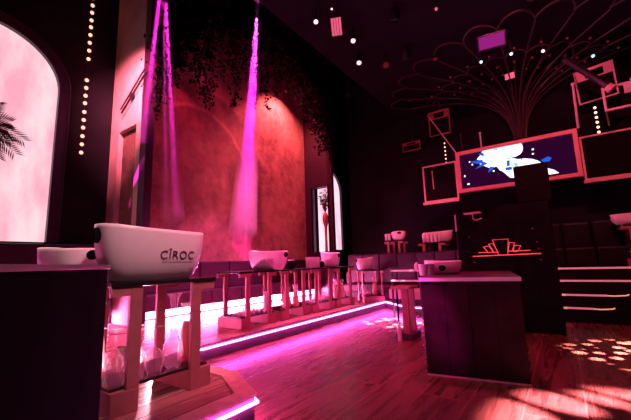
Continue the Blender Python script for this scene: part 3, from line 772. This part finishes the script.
# ------------------------------------------------------------------ fan column and scalloped ceiling ribs
fc = thing('fan_column', 'tall column of dark red ribs fanning out into scalloped loops across the ceiling', 'column', (-.62, 11.0, 3.0))
obj('shaft', lathe(BM(), [(.12, 0), (.12, 1.5), (.1, 2.0)], 16), M['ribwall'], fc)
def fan(az, R1, r=.014):
    P = []
    for i in range(13):
        s = i / 12
        rad = .12 + (R1 - .12) * s ** 4.0; z = .2 + (3.15 - .2) * (1 - (1 - s) ** 1.7)
        P.append((rad * sin(az), -rad * cos(az), min(z, 3.2)))
    return tube(BM(), P, r, 6)
AZ = [R(-78 + 13 * i) for i in range(13)]
for a in AZ: obj('rib', fan(a, 3.1, .018), M['rib'], fc)
for a in AZ[:-1]:
    obj('inner_rib', fan(a + R(6.5), 1.6, .012), M['rib'], fc)
    P = []
    a0, a1 = a, a + R(13)
    for i in range(15):
        s = i / 14; az = a0 + (a1 - a0) * s; rad = 3.1 + .42 * sin(pi * s) ** .7
        P.append((rad * sin(az), -rad * cos(az), 3.19))
    obj('scallop', tube(BM(), P, .02, 6), M['rib'], fc)
    P = []
    for i in range(11):
        s = i / 10; az = a0 + (a1 - a0) * s; rad = 2.0 + .25 * sin(pi * s) ** .7
        P.append((rad * sin(az), -rad * cos(az), 3.05))
    obj('inner_scallop', tube(BM(), P, .012, 6), M['rib'], fc)
k = 0
for rad in (1.2, 1.7, 2.35):
    for a in AZ[1:-1:1]:
        k += 1
        b = BM(); bmesh.ops.create_uvsphere(b, u_segments=8, v_segments=6, radius=.028)
        obj('red_glint', b, M['reddot'], fc, loc=(rad * sin(a + .1), -rad * cos(a + .1), 3.06))  # red reflections on the ceiling, made as faintly emitting spheres

# ceiling fixtures
GC = 'ceiling spotlights'
def spot_fixture(x, y, z, label, lens='lens', r=.075, aim=(0, 0, -1), top=CEIL, grp=GC):
    t = thing('ceiling_spotlight', label, 'spotlight', (x, y, z), group=grp)
    q = Vector(aim).normalized().to_track_quat('Z', 'Y').to_matrix().to_4x4()
    b = lathe(BM(), [(r * .8, -.24), (r * 1.1, -.2), (r * 1.15, -.01), (r * 1.02, .0), (r * 1.0, -.02)], 18); bmesh.ops.transform(b, matrix=q, verts=b.verts)
    obj('housing', b, M['metal'], t)
    b = lathe(BM(), [(r, -.015), (r * .8, -.006), (.001, -.002)], 18); bmesh.ops.transform(b, matrix=q, verts=b.verts)
    obj('lens', b, M[lens], t)
    if top - z > .12: obj('stem', tube(BM(), [(0, 0, .1), (0, 0, top - z)], .015, 8), M['metal'], t)
    return t
spot_fixture(-3.46, 5.03, 6.0, 'ceiling spotlight left of the pink slatted panel, farthest left of the row', r=.045, aim=(.4, -.6, -1))
spot_fixture(-3.17, 6.01, 6.0, 'round white-pink ceiling spotlight just below the slatted panel', r=.05, aim=(.3, -.6, -1))
spot_fixture(-3.47, 6.82, 6.0, 'lowest round ceiling spotlight of the row, above the dark wall', aim=(.3, -.6, -1), r=.055)
spot_fixture(-2.99, 7.31, 6.0, 'dim reddish ceiling spotlight right of the row of bright ones', 'reddot', .07, aim=(.3, -.8, -.5))
spot_fixture(-3.02, 4.93, 6.0, 'tiny bright spotlight above and right of the slatted panel', 'lens', .02, aim=(.3, -.8, -.5))
spot_fixture(-1.44, 6.17, 6.0, 'tiny red spotlight hanging alone near the top of the picture', 'grille', .03, aim=(.0, -.8, -.5))
spot_fixture(-1.09, 8.58, 5.95, 'small cyan spotlight under the purple panel', 'lensblue', .035, aim=(.0, -.9, -.5))
spot_fixture(-.46, 8.67, 5.95, 'small cyan spotlight right of the purple panel', 'lensblue', .035, aim=(.0, -.9, -.5))
spot_fixture(.15, 9.02, 5.95, 'small pink spotlight between two cyan ones on the fan ceiling', 'lens', .035, aim=(.0, -.9, -.5))
spot_fixture(1.11, 10.03, 5.95, 'small greenish-white spotlight above the right hanging speaker', 'lensblue', .035, aim=(.0, -.9, -.5))
spot_fixture(.07, 7.1, 6.1, 'dim red downlight inside the large scallop of the fan ceiling', 'reddot', .09, aim=(0, -.5, -1))
spot_fixture(.75, 7.45, 6.1, 'dim red downlight inside the rightmost scallop of the fan ceiling', 'reddot', .09, aim=(0, -.5, -1))
spot_fixture(-2.0, 8.0, 6.1, 'dim red downlight inside a left scallop of the fan ceiling', 'reddot', .05, aim=(0, -.5, -1))
t = thing('slatted_panel', 'pink glowing slatted panel hanging tilted from the ceiling', 'light', (-3.2, 5.38, 5.98), rot=(Vector((-.35, .75, .62)).to_track_quat('Z', 'Y').to_euler()))
obj('frame', box(BM(), -.11, .11, -.17, .17, .0, .03, .005), M['metal'], t)
for k in range(4): obj('slat', box(BM(), -.10 + k * .053, -.06 + k * .053, -.16, .16, -.02, -.001, .004), M['grille'], t)
obj('stem', tube(BM(), [(0, 0, .03), (0, .1, .27)], .012, 8), M['metal'], t)
t = thing('purple_panel', 'small purple glowing panel under the fan ceiling', 'light', (-.74, 7.8, 5.92), rot=(Vector((-.15, .85, .5)).to_track_quat('Z', 'Y').to_euler()))
obj('panel', box(BM(), -.25, .25, -.13, .13, 0, .02, .005), M['purplepan'], t)
obj('housing', box(BM(), -.28, .28, -.16, .16, .021, .08, .01), M['metal'], t)
obj('stem', tube(BM(), [(0, 0, .08), (0, .05, .3)], .012, 8), M['metal'], t)
t = thing('exit_box', 'small red glowing box fixture above the fan column', 'light', (-.62, 9.85, 5.98), rot=(R(0), 0, 0))
obj('face', box(BM(), -.11, .11, -.03, -.02, -.08, .08, .004), M['grille'], t)
obj('housing', box(BM(), -.115, .115, -.019, .06, -.085, .085, .005), M['metal'], t)
obj('stem', tube(BM(), [(0, 0.02, .08), (0, .02, .3)], .012, 8), M['metal'], t)
# rods across the lit cross wall
t = thing('rod_pair', 'pair of dark diagonal rods across the bright cross wall, above its opening', 'rods', (-6.60, 3.22, 5.2))
for d in (0, .09): obj('rod', tube(BM(), [(.1 + d * .5, 0, .1 - d), (-.86 + d * .5, -.0, -.50 - d)], .018, 8), M['metal'], t)
obj('wall_bracket', box(BM(), -.5, -.42, .0, .075, -.36, -.24, .004), M['metal'], t)

# ------------------------------------------------------------------ plants
def leaf_quad(b, c, s, n=None):
    a = Vector((random.uniform(-1, 1), random.uniform(-1, 1), random.uniform(-1, .4))).normalized()
    w = a.cross(Vector((random.uniform(-1, 1), random.uniform(-1, 1), random.uniform(-1, 1)))).normalized()
    m = a.cross(w) * s * .12
    p = [c, c + a * s * .45 + w * s * .42 + m, c + a * s, c + a * s * .45 - w * s * .42 + m]
    b.faces.new([b.verts.new(q) for q in p])
def vine(y, z, L, label, dens=60, x=-6.45, red=.02):
    t = thing('hanging_vine', label, 'vine', (x, y, z), group='ivy vines hanging from the mural arch')
    P = [(random.uniform(-.05, .05), random.uniform(-.06, .06), -L * i / 8) for i in range(9)]
    obj('stem', tube(BM(), P, .007, 4), M['leaf'], t)
    b = BM(); c = BM()
    n = int(dens * L) + 12
    for i in range(n):
        s = random.random() ** 1.15; k = min(7, int(s * 8)); f = s * 8 - k
        p = Vector(P[k]).lerp(Vector(P[k + 1]), f); sp = .30 * (1 - .7 * s)
        p += Vector((random.uniform(-sp, sp) * .55, random.uniform(-sp, sp), random.uniform(-.05, .05)))
        leaf_quad(c if random.random() < red else b, p, random.uniform(.05, .11))
    obj('foliage', b, M['leaf'], t)
    if len(c.faces): obj('red_leaves', c, M['bloom'], t)
    else: c.free()
    return t
nv = 46
for i in range(nv):
    a = pi * (i + .5) / nv
    y = YC - (RA - .05) * cos(a); z = ZC + (RA - .02) * sin(a)
    u = (y - 3.46) / 6.62
    if u > .93: continue
    L = (.9 if u < .12 else 1.5 + .6 * sin(i * 2.3) if u < .6 else 1.1 + .6 * sin(i * 1.7)) + random.uniform(-.2, .25)
    if .12 < u < .55: L += .45
    s = 'left' if u < .33 else 'middle' if u < .62 else 'right'
    vine(y, z, L, 'dark ivy vine hanging from the %s part of the arch over the mural' % s, 75, -6.44 - random.random() * .25, .03)
gv = thing('ivy_garland', 'thick dark ivy garland along the top of the mural arch', 'garland', (-6.42, YC, ZC))
b = BM()
for i in range(3600):
    a = random.uniform(.03, .97) * pi; r = RA + random.gauss(-.12, .20)
    leaf_quad(b, Vector((random.uniform(-.2, .1) if r < RA - .1 else random.uniform(.06, .14), -r * cos(a), r * sin(a))), random.uniform(.06, .13))
o = obj('foliage', b, M['leaf'], gv); o['kind'] = 'stuff'
obj('wire', tube(BM(), [(-.1, -(RA - .03) * cos(pi * i / 30), (RA - .03) * sin(pi * i / 30)) for i in range(31)], .015, 5), M['leaf'], gv)

def frond(b, base, dirn, L, droop, ln=.3):
    d = Vector(dirn).normalized(); P = []
    for i in range(15):
        s = i / 14; P.append(Vector(base) + d * L * s + Vector((0, 0, -droop * s * s)))
    tube(b, P, [.008 * (1 - .7 * i / 14) for i in range(15)], 5)
    for i in range(2, 15):
        tan = (P[min(i + 1, 14)] - P[i - 1]).normalized(); sd = tan.cross(Vector((1, 0, 0))).normalized()
        for sgn in (-1, 1):
            l = ln * (1 - .55 * abs(i / 14 - .4)); q = (sd * sgn * .9 + tan * .9 + Vector((random.uniform(-.2, .2), 0, -.15))).normalized()
            w = q.cross(Vector((1, 0, 0))).normalized() * .011
            p = P[i]; m = p + q * l * .5
            b.faces.new([b.verts.new(v) for v in (p, m + w, p + q * l, m - w)])
pl = thing('potted_palm', 'potted palm silhouetted in front of the big glowing arch', 'palm', (-7.60, 1.12, .702))
obj('pot', lathe(BM(), [(.12, 0), (.17, .3), (.18, .32), (.15, .32), (.14, .28), (.001, .27)], 20), M['vase'], pl)
obj('trunk', tube(BM(), [(0, 0, .27), (0, .02, 1.5), (0, .05, 2.9)], [.03, .025, .02], 8), M['palm'], pl)
for (dy, dz, L, dr) in ((.9, .25, .66, .22), (.75, .9, .62, .2), (.25, 1, .7, .1), (.9, -.25, .55, .2), (.55, -.8, .5, .1), (-.6, .9, .7, .2), (-1, .2, .7, .3), (-.8, -.4, .6, .1), (.98, .02, .45, .12), (.6, .5, .5, .2)):
    b = BM(); frond(b, (0, .0, 2.97), (random.uniform(-.1, .1), dy, dz), L * .85, dr, .24); obj('frond', b, M['palm'], pl)
vs = thing('twig_vase', 'tall slim vase of dried twigs silhouetted in the lit opening', 'vase', (-7.0, 10.36, 1.66))
obj('vase', lathe(BM(), [(.08, -.0), (.055, .05), (.045, .5), (.05, .9), (.10, 1.08), (.115, 1.22), (.09, 1.36), (.045, 1.45)], 18), M['vase'], vs, smooth=True)
b = BM()
for i in range(26):
    a = random.uniform(-.65, .65); L = random.uniform(.4, .88); P = [Vector((0, 0, 1.45))]
    for k in range(1, 6):
        P.append(Vector((sin(a) * L * k / 5 * .6 + random.uniform(-.03, .03), random.uniform(-.05, .05), 1.45 + cos(a) * L * k / 5)))
    tube(b, P, .007, 4)
    for k in range(2, 6):
        for _ in range(2): leaf_quad(b, P[k], .07)
obj('twigs', b, M['palm'], vs)

# ------------------------------------------------------------------ light fixtures and lamps
def spot(name, loc, tgt, energy, col, ang, blend=.3, size=.05, gobo=None):
    l = bpy.data.lights.new(name, 'SPOT'); l.energy = energy; l.color = col; l.spot_size = R(ang); l.spot_blend = blend; l.shadow_soft_size = size
    o = bpy.data.objects.new(name, l); COL.objects.link(o); o.location = loc
    o.rotation_euler = (Vector(tgt) - Vector(loc)).to_track_quat('-Z', 'Y').to_euler()
    if gobo:
        sc_, th, st = gobo
        l.use_nodes = True; nt = l.node_tree; em = nt.nodes['Emission']
        tc = nt.nodes.new('ShaderNodeTexCoord'); s = nt.nodes.new('ShaderNodeSeparateXYZ'); nt.links.new(tc.outputs['Normal'], s.inputs[0])
        c = nt.nodes.new('ShaderNodeCombineXYZ')
        nt.links.new(math_node(nt, 'DIVIDE', s.outputs['X'], s.outputs['Z']), c.inputs['X'])
        nt.links.new(math_node(nt, 'MULTIPLY', math_node(nt, 'DIVIDE', s.outputs['Y'], s.outputs['Z']), st), c.inputs['Y'])
        v = nt.nodes.new('ShaderNodeTexVoronoi'); v.inputs['Scale'].default_value = sc_; v.inputs['Randomness'].default_value = .45
        nt.links.new(c.outputs[0], v.inputs['Vector'])
        mr = nt.nodes.new('ShaderNodeMapRange'); mr.inputs['From Min'].default_value = th; mr.inputs['From Max'].default_value = th * 1.35
        mr.inputs['To Min'].default_value = 1; mr.inputs['To Max'].default_value = 0
        nt.links.new(v.outputs['Distance'], mr.inputs['Value']); nt.links.new(mr.outputs[0], em.inputs['Strength'])
    return o

def haze_mat(den, col=(1, 1, 1)):
    m = bpy.data.materials.new('haze'); m.use_nodes = True; nt = m.node_tree
    nt.nodes.remove(nt.nodes['Principled BSDF'])
    v = nt.nodes.new('ShaderNodeVolumeScatter'); v.inputs['Density'].default_value = den; v.inputs['Color'].default_value = col + (1,)
    v.inputs['Anisotropy'].default_value = .0
    nt.links.new(v.outputs[0], nt.nodes['Material Output'].inputs['Volume'])
    return m
HAZE = haze_mat(.42)
MAG = (1.0, .02, .55)
def beam(i, src, tgt, deg, energy, label, hz=True):
    S, T = Vector(src), Vector(tgt); D = (T - S); L = D.length; d = D.normalized()
    spot('beam_lamp', S, T, energy, MAG, deg, .35, .02)
    return S, d, L
HZ = []
def haze_cone(src, d, L, deg):
    r1 = math.tan(R(deg / 2)) * L * 1.1
    b = lathe(BM(), [(.03, .02), (r1, L)], 16)
    q = d.to_track_quat('Z', 'Y').to_matrix().to_4x4(); bmesh.ops.transform(b, matrix=q, verts=b.verts)
    o = obj('haze', b, HAZE, loc=src)
    return tag(o, 'smoke lit magenta inside a light beam in front of the mural', 'haze', 'lit smoke in the light beams', 'stuff')
L2 = (-3.88, 3.85, 5.93); L1 = (-4.5, 2.44, 5.93)
spot_fixture(*L2, 'beam spotlight at the top edge sending down the single magenta beam', 'led', .06, aim=(-.6, .5, -.7))
spot_fixture(*L1, 'beam spotlight above the picture sending down the left group of magenta beams', 'led', .06, aim=(-.5, .3, -.8))
beams = [
    (L2, (-7.65, 6.90, 1.9), 6.0, 50000), (L2, (-7.65, 6.55, 1.9), 1.5, 30000), (L2, (-7.65, 7.2, 2.1), 1.5, 30000),
    (L1, (-6.62, 3.27, 3.3), 3.0, 30000), (L1, (-7.65, 4.80, 2.0), 2.2, 45000), (L1, (-7.65, 4.50, 1.9), 1.4, 30000)]
for k, (s, tg, dg, en) in enumerate(beams):
    beam(k, Vector(s) + (Vector(tg) - Vector(s)).normalized() * .04, tg, dg, en, '')
for s, tg, L, dg in ((L2, (-7.65, 6.88, 1.9), 5.8, 7.5), (L1, (-7.65, 4.68, 2.0), 4.9, 6.0), (L1, (-6.62, 3.27, 3.3), 3.0, 4.0)):
    haze_cone(Vector(s), (Vector(tg) - Vector(s)).normalized(), L, dg)

RED = (1.0, .07, .09); PINK = (1.0, .16, .34); HOT = (1.0, .05, .42)
# mural wash from the arch top
def wash_fixture(x, y, z, tgt, label, en, col, ang, size=.08, blend=.6, top=TOP, gobo=None, name='wash_lamp'):
    a = Vector(tgt) - Vector((x, y, z))
    spot_fixture(x, y, z, label, 'black', .08, aim=a, top=top, grp='wash spotlights')
    dn = a.normalized()
    spot(name, Vector((x, y, z)) + dn * (size + .02), tgt, en, col, ang, blend, size, gobo)
wash_fixture(-5.0, 8.6, 7.8, (-7.7, 8.3, 4.2), 'wash spotlight aimed at the right of the mural', 650, (1.0, .045, .15), 95, size=.5)
wash_fixture(-5.0, 5.6, 8.2, (-7.7, 5.9, 2.8), 'wash spotlight aimed at the middle of the mural', 380, (1.0, .03, .15), 85, size=.5)
wash_fixture(-5.4, 1.9, 5.6, (-7.0, 3.3, 4.9), 'wash spotlight aimed at the bright cross wall', 2600, (1.0, .17, .27), 62, blend=1.0)
wash_fixture(-6.95, 8.35, 7.55, (-7.62, 8.7, 3.6), 'wash spotlight behind the vines grazing the right of the mural', 1400, (1.0, .13, .15), 120, blend=.8)
wash_fixture(-6.95, 4.6, 6.9, (-7.62, 4.9, 2.6), 'wash spotlight behind the vines grazing the left of the mural', 300, (1.0, .03, .10), 70, blend=.8)
# room wash
wash_fixture(-1.6, 2.2, 6.0, (-4.3, 4.6, .6), 'wash spotlight over the dance floor aimed at the tables', 1000, (1.0, .035, .20), 75, top=CEIL, size=.15)
wash_fixture(.6, 3.2, 6.0, (-.8, 10.0, 3.6), 'wash spotlight aimed at the screens', 950, (1.0, .11, .15), 62, top=CEIL, size=.15)
wash_fixture(.2, 1.2, 6.0, (-3.0, 1.7, 1.6), 'wash spotlight aimed at the nearest table', 1150, (1.0, .42, .52), 24, top=CEIL, size=.12)
wash_fixture(1.7, 6.6, 6.0, (.32, 3.45, 0), 'wash spotlight throwing pale patches on the near dance floor', 60000, (1.0, .30, .44), 17, top=CEIL, size=.05, gobo=(9, .40, 2.2))
wash_fixture(1.4, 5.0, 6.0, (.72, 6.0, 0), 'wash spotlight throwing pale dots on the floor before the stage', 60000, (1.0, .42, .46), 18, top=CEIL, size=.01, gobo=(27, .30, 1.0))
wash_fixture(-2.2, 6.0, 6.0, (-3.05, 6.9, 0), 'wash spotlight throwing pale dots on the floor before the far platform', 110000, (1.0, .38, .42), 14, top=CEIL, size=.01, gobo=(24, .33, 1.0))
wash_fixture(1.2, 4.6, 6.0, (.2, 6.6, 0), 'wash spotlight reddening the floor beside the desk', 600, (1.0, .02, .09), 60, top=CEIL, size=.15)
wash_fixture(-2.6, 1.0, 6.1, (-1.24, 3.97, .66), 'added wash spotlight putting a magenta glow on the left of the desk front', 9000, (1.0, .02, .5), 4.5, top=CEIL, blend=1.0)  # added lamp for the desk glow, whose real source is unknown
wash_fixture(-1.0, 5.2, 6.0, (-2.6, 4.2, 0), 'wash spotlight over the middle of the dance floor', 700, (1.0, .03, .30), 60, top=CEIL, size=.15)
wash_fixture(-4.6, 8.2, 6.1, (-5.8, 5.4, .2), 'wash spotlight flooding the platform before the mural with pink', 6500, (1.0, .12, .42), 60, size=.15)
wash_fixture(-2.5, 7.4, 6.0, (-3.2, 9.6, 1.5), 'wash spotlight aimed at the back tier tables', 600, (1.0, .10, .22), 50, top=CEIL, size=.15)

t = thing('fill_light', 'added round dim fill lamp on the ceiling over the dance floor', 'light', (.2, 2.5, CEIL))  # added fill lamp out of view, lifts the blacks of the room
obj('housing', lathe(BM(), [(.3, 0), (.3, -.05), (.27, -.06)], 24), M['metal'], t)
al = bpy.data.lights.new('fill_lamp', 'AREA'); al.shape = 'DISK'; al.size = .5; al.energy = 20; al.color = (.85, .80, 1.0)
ao = bpy.data.objects.new('fill_lamp', al); COL.objects.link(ao); ao.location = (.2, 2.5, CEIL - .075)
t = thing('added_uplight', 'added small round uplight on the platform behind the nearest table', 'light', (-3.72, 2.12, PZ))  # added to brighten the shelf glassware, no such lamp is known here
obj('housing', lathe(BM(), [(.05, 0), (.06, .01), (.055, .06), (.045, .062)], 16), M['metal'], t)
obj('lens', lathe(BM(), [(.042, .063), (.001, .068)], 16), M['black'], t)
spot('uplight', (-3.70, 2.10, PZ + .09), (-2.95, 1.6, .62), 260, (1.0, .45, .55), 75, .8, .02)
# ------------------------------------------------------------------ world, camera, view
w = bpy.data.worlds.new('World'); SC.world = w; w.use_nodes = True
w.node_tree.nodes['Background'].inputs[0].default_value = (.02, .01, .02, 1); w.node_tree.nodes['Background'].inputs[1].default_value = .2
cam = bpy.data.cameras.new('camera'); cam.sensor_width = 36; cam.lens = 340 / 631 * 36; cam.clip_start = .05
co = bpy.data.objects.new('camera', cam); COL.objects.link(co)
y, p, r = R(35.7), R(8.9), R(1.8)
fw = Vector((-sin(y) * cos(p), cos(y) * cos(p), sin(p))); rt = Vector((cos(y), sin(y), 0)); up = rt.cross(fw)
rt2 = rt * cos(r) - up * sin(r); up2 = up * cos(r) + rt * sin(r)
mw = Matrix((rt2, up2, -fw)).transposed().to_4x4(); mw.translation = (0, 0, EYE)
co.matrix_world = mw
SC.camera = co
SC.view_settings.view_transform = 'Standard'; SC.view_settings.look = 'None'
SC.view_settings.gamma = 1; SC.view_settings.use_curve_mapping = False; SC.view_settings.exposure = 0
SC.cycles.use_denoising = True
SC.cycles.max_bounces = 8; SC.cycles.transparent_max_bounces = 24; SC.cycles.sample_clamp_indirect = 6
SC.cycles.volume_bounces = 0
